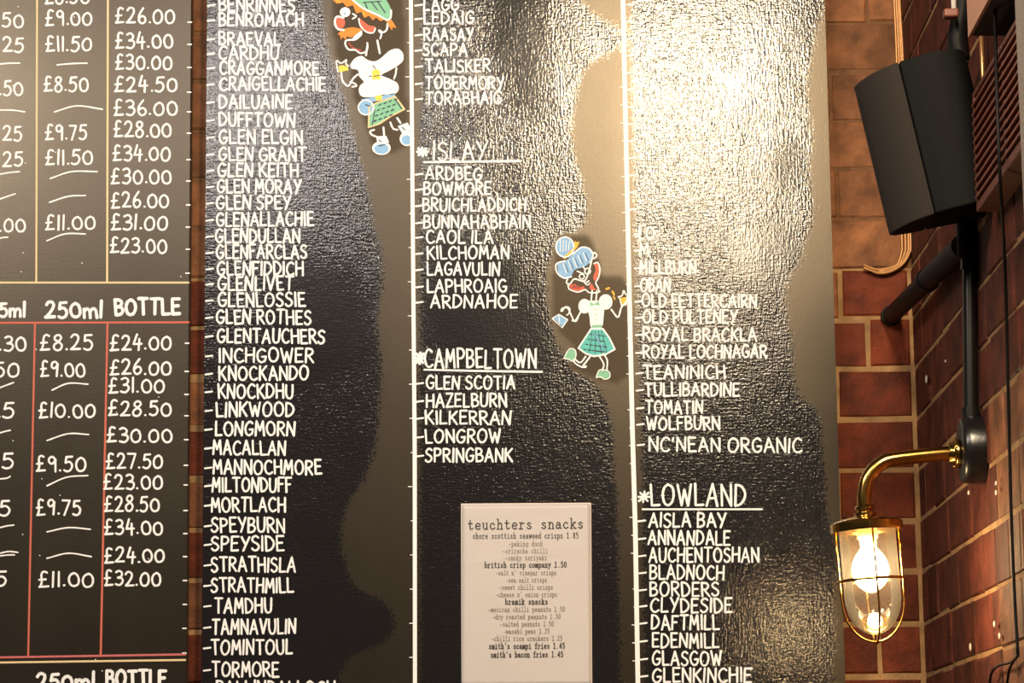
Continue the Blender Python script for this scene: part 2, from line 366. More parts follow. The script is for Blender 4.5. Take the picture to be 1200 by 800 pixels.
# typewriter letters with slab serifs, for the printed sheet
def serif(x, y, s=.16): return l((x - s, y), (x + s, y))
X_ = .62
T = {
 'a': (c((.08, .52), (.28, X_), (.46, .5), (.46, .1), (.6, 0)), c((.46, .36), (.2, .38), (.04, .2), (.16, 0), (.36, .06), (.46, .2))),
 'b': (l((.08, 1), (.08, 0)), c((.08, .4), (.3, X_), (.54, .46), (.54, .16), (.3, 0), (.08, .2)), l((-.02, 1), (.08, 1))),
 'c': (c((.5, .46), (.32, X_), (.08, .46), (.08, .16), (.3, 0), (.54, .14)),),
 'd': (l((.5, 1), (.5, 0), (.6, 0)), c((.5, .4), (.28, X_), (.04, .46), (.04, .16), (.28, 0), (.5, .2)), l((.38, 1), (.5, 1))),
 'e': (c((.08, .33), (.52, .33), (.48, .54), (.3, X_), (.08, .46), (.08, .16), (.3, 0), (.52, .1)),),
 'f': (c((.54, .92), (.4, 1), (.26, .86), (.26, 0)), l((.08, .6), (.46, .6)), l((.08, 0), (.46, 0))),
 'g': (c((.48, .42), (.28, X_), (.06, .46), (.06, .2), (.28, .06), (.48, .22)), c((.48, .6), (.48, -.1), (.3, -.26), (.1, -.2)), l((.48, .6), (.6, .6))),
 'h': (l((.1, 1), (.1, 0)), c((.1, .4), (.3, X_), (.48, .48), (.48, 0)), serif(.1, 0, .1), serif(.48, 0, .1), l((0, 1), (.1, 1))),
 'i': (l((.12, X_), (.3, X_), (.3, 0)), serif(.3, 0, .22), l((.29, .86), (.31, .86))),
 'k': (l((.1, 1), (.1, 0)), l((.48, .6), (.12, .28)), l((.22, .36), (.5, 0)), serif(.1, 0, .1), serif(.5, 0, .1), serif(.46, .6, .1), l((0, 1), (.1, 1))),
 'l': (l((.12, 1), (.3, 1), (.3, 0)), serif(.3, 0, .22)),
 'm': (l((.04, X_), (.04, 0)), c((.04, .4), (.18, X_), (.29, .48), (.29, 0)), c((.29, .4), (.44, X_), (.55, .48), (.55, 0)), serif(.04, 0, .06), serif(.56, 0, .06)),
 'n': (l((0, X_), (.1, X_), (.1, 0)), c((.1, .4), (.3, X_), (.48, .48), (.48, 0)), serif(.1, 0, .1), serif(.48, 0, .1)),
 'o': (c((.3, X_), (.08, .46), (.08, .16), (.3, 0), (.52, .16), (.52, .46), (.3, X_)),),
 'p': (l((0, X_), (.1, X_), (.1, -.28)), c((.1, .4), (.32, X_), (.54, .46), (.54, .16), (.32, 0), (.1, .2)), serif(.1, -.28, .12)),
 'r': (l((.04, X_), (.18, X_), (.18, 0)), c((.18, .38), (.34, X_), (.54, .54)), serif(.18, 0, .18)),
 's': (c((.48, .5), (.3, X_), (.1, .48), (.3, .32), (.5, .16), (.3, 0), (.08, .12)),),
 't': (c((.24, .9), (.24, .16), (.36, 0), (.54, .12)), l((.06, .6), (.48, .6))),
 'u': (c((.1, X_), (.1, .14), (.28, 0), (.48, .2)), l((.48, X_), (.48, 0), (.58, 0)), l((0, X_), (.1, X_)), l((.38, X_), (.48, X_))),
 'v': (l((.06, X_), (.3, 0), (.54, X_)), serif(.06, X_, .08), serif(.54, X_, .08)),
 'w': (l((.0, X_), (.16, 0), (.3, .5), (.44, 0), (.6, X_)), serif(.02, X_, .07), serif(.58, X_, .07)),
 'x': (l((.08, X_), (.52, 0)), l((.52, X_), (.08, 0))),
 'y': (l((.06, X_), (.3, .02)), c((.54, X_), (.3, .02), (.16, -.26), (.04, -.24)), serif(.06, X_, .08), serif(.54, X_, .08)),
 'z': (l((.08, X_), (.5, X_), (.08, 0), (.52, 0)),),
 '0': (c((.3, .96), (.08, .72), (.08, .24), (.3, 0), (.52, .24), (.52, .72), (.3, .96)),),
 '1': (l((.12, .82), (.3, .96), (.3, 0)), serif(.3, 0, .22)),
 '2': (c((.08, .74), (.28, .96), (.5, .76), (.4, .46), (.08, .02)), l((.08, .02), (.54, .02))),
 '4': (l((.4, 0), (.4, .96), (.06, .3), (.56, .3)),),
 '5': (l((.5, .94), (.14, .94), (.12, .54)), c((.12, .54), (.34, .62), (.52, .36), (.36, .02), (.08, .08))),
 '8': (c((.3, .52), (.1, .7), (.3, .96), (.5, .7), (.3, .52), (.06, .28), (.3, 0), (.54, .28), (.3, .52)),),
 '.': (l((.28, .05), (.32, .05)),),
 '-': (l((.1, .32), (.5, .32)),),
 "'": (l((.3, 1), (.28, .76)),),
}
def typed(mb, text, x0, x1, yc, h, w, Y, mi=0, slope=0.0):
    cell = (x1 - x0) / (len(text) * .72 - .12)
    for i, ch in enumerate(text):
        if ch == ' ': continue
        for kind, pts in T[ch]:
            q = [(x0 + (i * .72 + .03 + u * .88) * cell, yc + h * (.36 - v) + slope * (x0 + i * .72 * cell - x0)) for u, v in pts]
            stroke(mb, q, w, Y, mi, kind == 'c', 0.1)

# ================================================================== the setting
XW = float(P(1072, 495, 0)[0])                       # side wall plane
Z0 = float(P(1020, 491, 0)[2]); PITCH = float(P(1020, 26, 0)[2] - P(1020, 792, 0)[2]) / 13
ROW0 = -int(Z0 / PITCH); NROW = ROW0 + 0
def brick_wall(name, axis, spans):
    """axis 'x': faces -Y at y=0; axis 'y': faces -X at x=XW. spans(row) -> list of (a0, a1) brick extents"""
    mb = MB()
    J = 0.0036
    lo_r = -int(Z0 / PITCH); hi_r = int((3.9 - Z0) / PITCH)
    for r in range(lo_r, hi_r):
        J = 0.0022 if (r > 2 or axis == 'y') else 0.0038
        z0 = Z0 + r * PITCH + J; z1 = z0 + PITCH - 2 * J
        for (a0, a1) in spans(r):
            a0 += J * .8; a1 -= J * .8
            if a1 - a0 < 0.01: continue
            dz = random.uniform(-.0015, .0015); out = random.uniform(0.000, 0.003)
            k = random.random(); base = np.array([0.130, 0.0235, 0.0070]) * (0.72 + 0.55 * k)
            if random.random() < .18: base = np.array([0.20, 0.075, 0.03]) * random.uniform(.8, 1.1)
            zc = (z0 + z1) / 2
            if axis == 'x' and zc > P(1000, 330, 0)[2]:            # paler bricks high up
                base = np.array([0.200, 0.080, 0.032]) * random.uniform(.75, 1.1)
            elif axis == 'y': base = np.array([0.080, 0.0175, 0.0085]) * random.uniform(.7, 1.35)  # side bricks darker: this wall's lack of light is put into the colour
            if axis == 'y' and a1 < -.70 and zc < P(0, 590, 0)[2] and random.random() < .8: base = np.array([0.17, 0.066, 0.030]) * random.uniform(.8, 1.25)  # paler low bricks: the wall lamp's light is painted into their colour
            ch = 0.003; sag = [random.uniform(-.0012, .0012) for _ in range(8)]
            A = [(a0, z0), (a1, z0), (a1, z1), (a0, z1)]; B_ = [(a0 + ch, z0 + ch), (a1 - ch, z0 + ch), (a1 - ch, z1 - ch), (a0 + ch, z1 - ch)]
            V = []
            for (a, z), dep in [(p, 0.012) for p in A] + [(p, 0.003) for p in A] + [(p, 0.0) for p in B_]:
                s = sag[len(V) % 8]
                dpt = dep - out + (0.004 if dep < .01 else 0) 
                V.append((a + s, dpt, z + dz + s) if axis == 'x' else (XW + dpt, a + s, z + dz + s))
            fs = [(8, 9, 10, 11)]
            for i in range(4):
                j = (i + 1) % 4
                fs += [(i, j, 4 + j, 4 + i), (4 + i, 4 + j, 8 + j, 8 + i)]
            if axis == 'y': fs = [tuple(reversed(f)) for f in fs]
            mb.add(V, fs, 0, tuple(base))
    # mortar bed as a real slab behind the faces
    zs = Z0 + 3 * PITCH  # the back wall's mortar is darker above this height
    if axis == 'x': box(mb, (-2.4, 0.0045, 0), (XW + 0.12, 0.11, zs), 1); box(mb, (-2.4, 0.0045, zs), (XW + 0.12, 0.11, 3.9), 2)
    else: box(mb, (XW + 0.0045, -2.2, 0), (XW + 0.12, 0.0045, 3.9), 1)
    o = mb.build(name, ['brick', 'mortar', 'mortar_dark'], tint=True)
    return tag(o, kind='structure')
# joints seen on the back wall right of the board, by course counted up from the course that starts at z = Z0
SEEN = {8: 1016, 6: 974, 4: 981, 2: 985, 1: 1018, 0: 981, -2: 983, -3: 1075, -5: 1031, -4: 975}
def back_spans(r):
    yp = 491 - (r + .5) * 58.9
    jx = SEEN.get(r)
    x_first = float(P(jx, yp, 0)[0]) if jx else XW - 0.16 - 0.055 * (r % 2)
    if jx == 1075: x_first = XW - .20
    cuts = [XW, x_first]; a = x_first; head = (r % 2 == 1)
    while a > -2.3: a -= (0.118 if head else 0.232); cuts.append(a)
    return [(cuts[i + 1], cuts[i]) for i in range(len(cuts) - 1)]
def side_spans(r):
    head = (r % 2 == 0); a = 0.0; cuts = [0.0]
    a -= random.uniform(.06, .12)
    while a > -2.2: cuts.append(a); a -= (0.118 if head else 0.232) * random.uniform(.97, 1.03)
    return [(cuts[i + 1], cuts[i]) for i in range(len(cuts) - 1)]
brick_wall('wall_back', 'x', back_spans)
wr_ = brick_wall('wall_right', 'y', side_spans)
fb = MB(); box(fb, (-2.4, -5.6, -0.05), (XW + 0.12, 0.11, -0.001)); tag(fb.build('floor', 'floor'), kind='structure')
# grey post that ends the side wall at the right edge of the frame
gp = MB(); q = PX(1189, 20, XW - 0.07)
box(gp, (XW - 0.07, q[1] - 0.35, 0.0), (XW + 0.004, q[1], 3.9)); tag(gp.build('trim_1', 'grey_post', bevel=.006), kind='structure')

# ================================================================== boards
MAINY, LEFTY = -0.040, -0.030
def poly_in(px, py, poly):
    inside = np.zeros(px.shape, bool); n = len(poly)
    for i in range(n):
        x0, y0 = poly[i]; x1, y1 = poly[(i + 1) % n]
        if y0 == y1: continue
        cond = ((y0 > py) != (y1 > py)) & (px < (x1 - x0) * (py - y0) / (y1 - y0) + x0)
        inside ^= cond
    return inside
def blur(a, n):
    for _ in range(n):
        p = np.pad(a, 1, 'edge')
        a = (p[1:-1, 1:-1] * 4 + p[:-2, 1:-1] * 2 + p[2:, 1:-1] * 2 + p[1:-1, :-2] * 2 + p[1:-1, 2:] * 2 + p[:-2, :-2] + p[2:, :-2] + p[:-2, 2:] + p[2:, 2:]) / 16
    return a
def board_panel(name, parent, tl, tr, br, bl, Y, thick, wiped, patch, step=3.0, worn=()):
    """front face gridded in the plane so that the paint's wiped areas can follow their outlines"""
    nx = int((tr[0] - tl[0]) / step); ny = int((bl[1] - tl[1]) / step)
    u = np.linspace(0, 1, nx + 1)[None, :]; v = np.linspace(0, 1, ny + 1)[:, None]
    px = (tl[0] * (1 - u) + tr[0] * u) * (1 - v) + (bl[0] * (1 - u) + br[0] * u) * v
    py = (tl[1] * (1 - u) + tr[1] * u) * (1 - v) + (bl[1] * (1 - u) + br[1] * u) * v
    g = np.zeros(px.shape); 
    for poly in wiped: g = np.maximum(g, poly_in(px, py, poly))
    g = blur(g.astype(float), 22)
    p = np.zeros(px.shape)
    for poly in patch: p = np.maximum(p, poly_in(px, py, poly))
    p = blur(p.astype(float), 1); g = g * (1 - p)
    wr = np.zeros(px.shape)
    for poly in worn: wr = np.maximum(wr, poly_in(px, py, poly))
    wr = blur(wr.astype(float), 30)
    off = wloc(parent); V = []
    for i in range(ny + 1):
        for j in range(nx + 1): V.append(P(px[i, j], py[i, j], Y) - off)
    fs = [(i * (nx + 1) + j, (i + 1) * (nx + 1) + j, (i + 1) * (nx + 1) + j + 1, i * (nx + 1) + j + 1) for i in range(ny) for j in range(nx)]
    mi = [0] * len(fs); n0 = len(V)
    rim = [j for j in range(nx + 1)] + [i * (nx + 1) + nx for i in range(1, ny + 1)] + [ny * (nx + 1) + j for j in range(nx - 1, -1, -1)] + [i * (nx + 1) for i in range(ny - 1, 0, -1)]
    for k in rim: V.append(V[k] + np.array([0, thick, 0]))
    R = len(rim)
    for k in range(R): fs.append((rim[k], rim[(k + 1) % R], n0 + (k + 1) % R, n0 + k)); mi.append(1)
    fs.append(tuple(n0 + k for k in range(R))); mi.append(1)
    me = bpy.data.meshes.new(name); me.from_pydata([tuple(x) for x in V], [], fs)
    me.materials.append(M['board']); me.materials.append(M['board_edge']); me.polygons.foreach_set('material_index', mi)
    for nm, arr in (('wiped', g), ('patch', p), ('worn', wr)):
        a = me.attributes.new(nm, 'FLOAT', 'POINT'); d = np.zeros(len(V), 'f'); d[:arr.size] = arr.ravel(); a.data.foreach_set('value', d)
    me.update(); o = bpy.data.objects.new(name, me); COL.objects.link(o); o.parent = parent
    return o

# ---- left board: wine prices
lb = thing('chalkboard', tuple(P(100, 1000, LEFTY)), 'narrow dark chalkboard of handwritten wine prices under 250ml and BOTTLE headings', 'chalkboard')
board_panel('panel', lb, (-330, -190), (225.3, -190), (216.2, 1000), (-330, 1000), LEFTY, 0.029, [], [], 8.0)
LY = LEFTY - 0.0004
mb = MB()
for s, x0, x1, y in [("£26.00", 136, 204, 18), ("£34.00", 136, 202, 47), ("£30.00", 136, 201, 72), ("£24.50", 135, 207, 98), ("£36.00", 134, 207, 126), ("£28.00", 134, 200, 151),
        ("£34.00", 133, 199, 179), ("£30.00", 131, 200, 206), ("£26.00", 131, 197, 234), ("£31.00", 131, 196, 260), ("£23.00", 130, 195, 287)]:
    write(mb, s, x0, x1, y, 18, 2.45, LY)
for s, x0, x1, y in [("£8.50", 53, 104, -5), ("£9.00", 54, 107, 21), ("£11.50", 54, 107, 51), ("£8.50", 52, 103, 98), ("£9.75", 54, 101, 155), ("£11.50", 54, 108, 184), ("£11.00", 54, 111, 260),
        ("50", 3, 27, 23), ("25", 4, 27, 52), (".50", 0, 26, 103), ("25", 4, 25, 156), ("25", 4, 26, 186), (".00", 0, 29, 263)]:
    write(mb, s, x0, x1, y, 17.5, 2.4, LY)
for a in [((67, 76), (84, 74.5), (102, 74)), ((64, 131), (90, 124), (120, 128)), ((59, 209), (84, 201), (114, 201)), ((58, 237), (80, 230), (100, 229)), ((55, 282), (76, 274), (100, 274)),
          ((0, 75), (12, 74), (23, 74)), ((0, 129), (14, 129), (29, 131)), ((0, 204), (12, 202), (23, 201)), ((0, 233), (9, 230), (18, 227)), ((0, 279), (5, 278), (9, 278))]:
    stroke(mb, a, 1.7, LY, 0, True)
mb.build('price_lettering', 'chalk', lb)
mb = MB()
for a in (("5ml", 0, 29, 363, 16.5, 3.4), ("250ml", 54, 119, 363, 18.5, 3.6), ("BOTTLE", 135, 210, 360, 18, 3.8), ("250ml", 44, 110, 798, 19, 3.8), ("BOTTLE", 125, 194, 795, 18, 3.8)):
    mb = MB(); write(mb, *a, LY, slope=-.015); mb.build('heading_lettering', 'chalk', lb)
mb = MB()
for s, x0, x1, y in [("£24.00", 130, 200, 401), ("£26.00", 130, 200, 430), ("£31.00", 128, 192, 451), ("£28.50", 128, 200, 478), ("£30.00", 126, 201, 509), ("£27.50", 125, 190, 540),
        ("£23.00", 122, 190, 564), ("£28.50", 123, 186, 590), ("£34.00", 123, 190, 617), ("£24.00", 123, 192, 650), ("£32.00", 123, 188, 677)]:
    write(mb, s, x0, x1, y, 17.5, 2.5, LY)
for s, x0, x1, y in [("£8.25", 48, 108, 401), ("£9.00", 48, 99, 432), ("£10.00", 46, 111, 480), ("£9.50", 43, 100, 543), ("£9.75", 43, 94, 594), ("£11.00", 46, 109, 678),
        (".30", 0, 30, 402), ("50", -6, 22, 432), ("25", -14, 16, 480), ("5", 3, 15, 540), ("5", 0, 11, 595), ("5", -4, 7, 677)]:
    write(mb, s, x0, x1, y, 18, 2.5, LY)
for a in [((61, 457), (80, 449), (103, 450)), ((55, 516), (80, 508), (104, 509)), ((55, 569), (78, 559), (103, 557)), ((55, 623), (80, 618), (106, 620)), ((55, 654), (80, 648), (107, 652)),
          ((0, 454), (8, 451), (16, 448)), ((0, 507), (7, 505), (12, 504)), ((0, 561), (8, 560), (12, 558)), ((0, 618), (8, 616), (16, 615)), ((0, 648), (10, 646), (21, 647)), ((0, 651), (10, 650), (17, 650))]:
    stroke(mb, a, 1.7, LY, 0, True)
for y in (26, 52, 79, 108, 131, 156, 187, 212, 240, 266, 292, 320, 402, 435, 462, 487, 515, 545, 568, 598, 625, 652, 680, 708, 736, 765):   # ticks at the board's edge
    x = 224.5 - y * .0085; stroke(mb, [(x - 4, y), (x, y)], 1.6, LY)
for _ in range(26): x, y = random.uniform(5, 215), random.uniform(0, 790); stroke(mb, [(x, y), (x + .6, y + .3)], 1.0, LY)
mb.build('price_lettering', 'chalk', lb)
mb = MB()
for pts, w in (([(44, -190), (42.5, 331)], 2.0), ([(127, -190), (125.5, 331)], 2.2), ([(-330, 331), (221, 331)], 2.2), ([(-330, 777), (0, 776), (217, 773)], 2.2)):
    mb = MB(); stroke(mb, pts, w, LY, 0, False, .05); tag(mb.build('ruled_line', 'cream', lb), 'cream ruled line')
for pts, w, k in (([(-330, 379), (221, 377.5)], 2.4, 'redline'), ([(41, 378), (33, 769)], 2.2, 'redline'), ([(126, 378), (118, 768)], 2.4, 'redline'), ([(-330, 771), (0, 770), (217, 766.5)], 2.4, 'pinkline')):
    mb = MB(); stroke(mb, pts, w, LY, 0, False, .05); tag(mb.build('ruled_line', k, lb), 'red ruled line' if k == 'redline' else 'pink ruled line')

# ---- main board: malt whiskies by region
bd = thing('chalkboard', tuple(P(610, 1000, MAINY)), 'wide black chalkboard listing malt whiskies in three columns with cartoon figures', 'chalkboard')
WIPED = [
  [(246, -200), (374, -200), (376, 0), (384, 60), (402, 110), (415, 160), (430, 215), (438, 265), (450, 305), (446, 345), (440, 380), (447, 420), (444, 470), (440, 520), (428, 560), (408, 585),
   (398, 620), (402, 660), (412, 690), (452, 705), (466, 735), (452, 752), (410, 765), (396, 790), (398, 1000), (238, 1000), (240, 600), (243, 300)],
  [(492, -200), (668, -200), (680, 0), (700, 24), (727, 30), (727, 62), (700, 66), (683, 80), (668, 150), (672, 180), (682, 210), (690, 250), (684, 268), (655, 285), (640, 310), (641, 360), (650, 400), (664, 420), (690, 440), (706, 460), (718, 500), (720, 560), (724, 620), (725, 1000),
   (494, 1000), (494, 700), (492, 560), (491, 460), (492, 380), (493, 240)],
  [(739, -200), (960, -200), (963, 2), (958, 30), (950, 70), (945, 110), (952, 150), (948, 210), (955, 250), (946, 280), (936, 310), (920, 335), (922, 370), (930, 410), (928, 440), (934, 465), (960, 480),
   (964, 540), (966, 600), (980, 640), (976, 700), (980, 1000), (760, 1000), (756, 700), (752, 500), (748, 400), (744, 200)],
]
PATCH = [
  [(390, -30), (392, 55), (396, 72), (410, 75), (416, 115), (431, 152), (438, 182), (458, 180), (480, 170), (480, 140), (475, 95), (474, 22), (470, -30)],
  [(650, 290), (655, 275), (690, 275), (700, 300), (704, 322), (728, 324), (738, 336), (738, 440), (722, 450), (705, 446), (668, 432), (672, 405), (654, 388), (646, 362)],
]
WORN = [     # areas rubbed smoother than the rest
  [(590, -200), (655, -200), (650, 60), (660, 130), (640, 150), (600, 130), (575, 60)],
  [(880, 26), (955, 18), (957, 64), (930, 68), (885, 74)], [(846, 90), (888, 80), (884, 120), (856, 118)], [(896, 150), (945, 160), (952, 210), (910, 240), (880, 200)],
  [(856, 275), (930, 250), (945, 300), (905, 350), (866, 330)],
  [(345, 280), (420, 330), (435, 420), (330, 460), (310, 330)], [(505, 270), (600, 300), (640, 380), (640, 440), (500, 400)]]
board_panel('panel', bd, (244.6, -200), (960.5, -200), (996.5, 1000), (234.0, 1000), MAINY, 0.039, WIPED, PATCH, 3.0, WORN)
BY = MAINY - 0.0004
def dash(mb, x, y, n=8): stroke(mb, [(x, y + .6), (x + n, y - .4)], 2.1, BY)
def lerp(y, a, b): return a + (b - a) * y / 800
mb = MB()
COL1 = [("BENRINNES", 257, 345, 5), ("BENROMACH", 257, 355, 23), ("BRAEVAL", 257, 328, 45), ("CARDHU", 257, 326, 62), ("CRAGGANMORE", 258, 373, 79), ("CRAIGELLACHIE", 258, 381, 98), ("DAILUAINE", 257, 342, 119),
 ("DUFFTOWN", 257, 345, 140), ("GLEN ELGIN", 257, 354, 160), ("GLEN GRANT", 257, 358, 180), ("GLEN KEITH", 256, 349, 199), ("GLEN MORAY", 255, 352, 218), ("GLEN SPEY", 254, 340, 237), ("GLENALLACHIE", 254, 367, 257),
 ("GLENDULLAN", 253, 351, 276), ("GLENFARCLAS", 254, 359, 295), ("GLENFIDDICH", 255, 355, 314), ("GLENLIVET", 256, 343, 332), ("GLENLOSSIE", 256, 357, 351), ("GLEN ROTHES", 254, 364, 371), ("GLENTAUCHERS", 255, 380, 393),
 ("INCHGOWER", 257, 367, 416), ("KNOCKANDO", 257, 361, 437), ("KNOCKDHU", 256, 343, 458), ("LINKWOOD", 254, 344, 480), ("LONGMORN", 253, 345, 502), ("MACALLAN", 250, 334, 524), ("MANNOCHMORE", 250, 376, 547),
 ("MILTONDUFF", 249, 341, 568), ("MORTLACH", 248, 334, 591), ("SPEYBURN", 248, 333, 615), ("SPEYSIDE", 248, 332, 637), ("STRATHISLA", 248, 346, 661), ("STRATHMILL", 248, 343, 685), ("TAMDHU", 252, 318, 709),
 ("TAMNAVULIN", 249, 346, 734), ("TOMINTOUL", 248, 342, 758), ("TORMORE", 249, 326, 784), ("BALLINDALLOCH", 254, 392, 806)]
for s, x0, x1, y in COL1:
    write(mb, s, x0, x1, y, lerp(y, 14.9, 16.9), 2.45, BY, slope=random.uniform(-.008, .012)); dash(mb, lerp(y, 243.5, 238.5), y + 1)
mb.build('whisky_lettering', 'chalk', bd)
mb = MB()
COL2 = [("LAGG", 497, 537, 5), ("LEDAIG", 497, 555, 21), ("RAASAY", 497, 554, 40), ("SCAPA", 496, 547, 58), ("TALISKER", 499, 574, 77), ("TOBERMORY", 499, 590, 97), ("TORABHAIG", 499, 587, 115),
 ("ARDBEG", 499, 564, 203), ("BOWMORE", 497, 575, 221), ("BRUICHLADDICH", 496, 616, 240), ("BUNNAHABHAIN", 497, 621, 260), ("CAOL ILA", 500, 577, 277), ("KILCHOMAN", 501, 596, 296), ("LAGAVULIN", 501, 585, 315),
 ("LAPHROAIG", 501, 593, 335), ("ARDNAHOE", 505, 606, 353), ("GLEN SCOTIA", 500, 603, 448), ("HAZELBURN", 500, 593, 469), ("KILKERRAN", 499, 598, 489), ("LONGROW", 499, 586, 511), ("SPRINGBANK", 499, 600, 533)]
for s, x0, x1, y in COL2:
    write(mb, s, x0, x1, y, lerp(y, 13.9, 16), lerp(y, 2.2, 2.45), BY, slope=random.uniform(-.006, .012)); dash(mb, lerp(y, 486.5, 489), y + 1, 8)
mb.build('whisky_lettering', 'chalk', bd)
mb = MB()
COL3 = [("LO", 749, 766, 273), ("M", 750, 760, 292), ("MILLBURN", 750, 815, 313), ("OBAN", 751, 785, 334), ("OLD FETTERCAIRN", 753, 886, 352), ("OLD PULTENEY", 754, 863, 371), ("ROYAL BRACKLA", 754, 886, 391),
 ("ROYAL LOCHNAGAR", 754, 898, 412), ("TEANINICH", 754, 849, 436), ("TULLIBARDINE", 756, 866, 456), ("TOMATIN", 757, 823, 477), ("WOLFBURN", 758, 843, 496), ("NC'NEAN ORGANIC", 761, 939, 520),
 ("AISLA BAY", 761, 850, 609), ("ANNANDALE", 760, 855, 630), ("AUCHENTOSHAN", 761, 889, 650), ("BLADNOCH", 762, 848, 670), ("BORDERS", 762, 842, 690), ("CLYDESIDE", 763, 857, 709), ("DAFTMILL", 764, 842, 729),
 ("EDENMILL", 765, 842, 750), ("GLASGOW", 765, 845, 771), ("GLENKINCHIE", 765, 880, 791)]
for s, x0, x1, y in COL3:
    write(mb, s, x0, x1, y, 14.7 if y < 510 else 16.2, 2.4, BY, slope=.012 if s[0] == 'N' else random.uniform(-.006, .012)); dash(mb, lerp(y, 739, 751), y + 1, 8)
for k in range(13): dash(mb, lerp(5 + k * 20, 734, 748), 5 + k * 20, 8)
mb.build('whisky_lettering', 'chalk', bd)
mb = MB()
for nm, (x0, x1, y, h, w), line, star in (("ISLAY", (508, 570, 177, 21, 2.3), [(497, 190), (610, 188.5)], (489, 501, 178, 12, 3)), ("CAMPBELTOWN", (498, 628, 420, 21.5, 2.5), [(497, 433), (560, 434.5), (635, 435.5)], (487, 497, 420, 16, 3.2)),
        ("LOWLAND", (763, 873, 580, 25, 2.8), [(753, 596.5), (893, 596.5)], (748, 761, 582, 15, 2.4))):
    mb = MB(); write(mb, nm, x0, x1, y, h, w, BY); stroke(mb, line, 2.3, BY); write(mb, "*", *star, BY); mb.build('heading_lettering', 'chalk', bd)
for pts, w, tk in (([(479.5, -200), (481.5, 0), (486, 530), (486.5, 1000)], 4.6, (476, 482, 10, 40)), ([(725.5, -200), (730, 0), (741, 500), (744.5, 620), (751, 1000)], 5.4, (725, 744, 60, 21))):
    mb = MB(); stroke(mb, pts, w, BY - .0002, 0, False, .04)
    for y in range(tk[2], 800, tk[3]): x = tk[0] + (tk[1] - tk[0]) * y / 800 + random.uniform(-2, 2); stroke(mb, [(x, y), (x + 4, y)], 1.0, BY)
    mb.build('divider_line', 'chalk', bd)
# painted figures: part chalk_drawing > pieces
def drawing(label, ox, oy, sc, pieces):
    first = None
    base = MB(); 
    def conv(p): return (ox + p[0] / sc, oy + p[1] / sc)
    def make(items):
        b = MB(); mats = []; z = 0
        for it in items:
            kind, mname, pts = it[0], it[1], [conv(p) for p in it[2]]
            if mname not in mats: mats.append(mname)
            mi = mats.index(mname); z += 0.00006
            if kind == 'f': fill(b, pts, BY - z, mi, False)
            elif kind == 's': fill(b, pts, BY - z, mi, True)
            elif kind == 'l': stroke(b, pts, it[3] / sc, BY - z - .00003, mi, False)
            elif kind == 'c': stroke(b, pts, it[3] / sc, BY - z - .00003, mi, True)
        return b, mats
    root = None
    for name, items in pieces:
        b, mats = make(items)
        o = b.build(name, mats, bd if root is None else root)
        if root is None: root = o; tag(o, label)
def ring(cx, cy, rx, ry=None, n=12): ry = ry or rx; return [(cx + rx * math.cos(2 * math.pi * i / n), cy + ry * math.sin(2 * math.pi * i / n)) for i in range(n)]
def closed(p): return list(p) + [p[0]]
hatp = [(135, -5), (165, 20), (205, 48), (260, 72), (310, 98), (328, 84), (330, 50), (312, 10), (270, -45), (190, -60), (140, -40)]
shirt = [(128, 318), (150, 288), (185, 276), (215, 296), (250, 302), (280, 286), (322, 250), (362, 240), (388, 262), (388, 300), (356, 328), (318, 350), (285, 370), (330, 392), (362, 412), (366, 446), (338, 466), (290, 466), (240, 478), (186, 476), (170, 446), (178, 420), (195, 404), (172, 376), (166, 346), (134, 338)]
kilt = [(222, 528), (262, 506), (350, 476), (396, 538), (330, 572), (272, 610), (218, 628)]
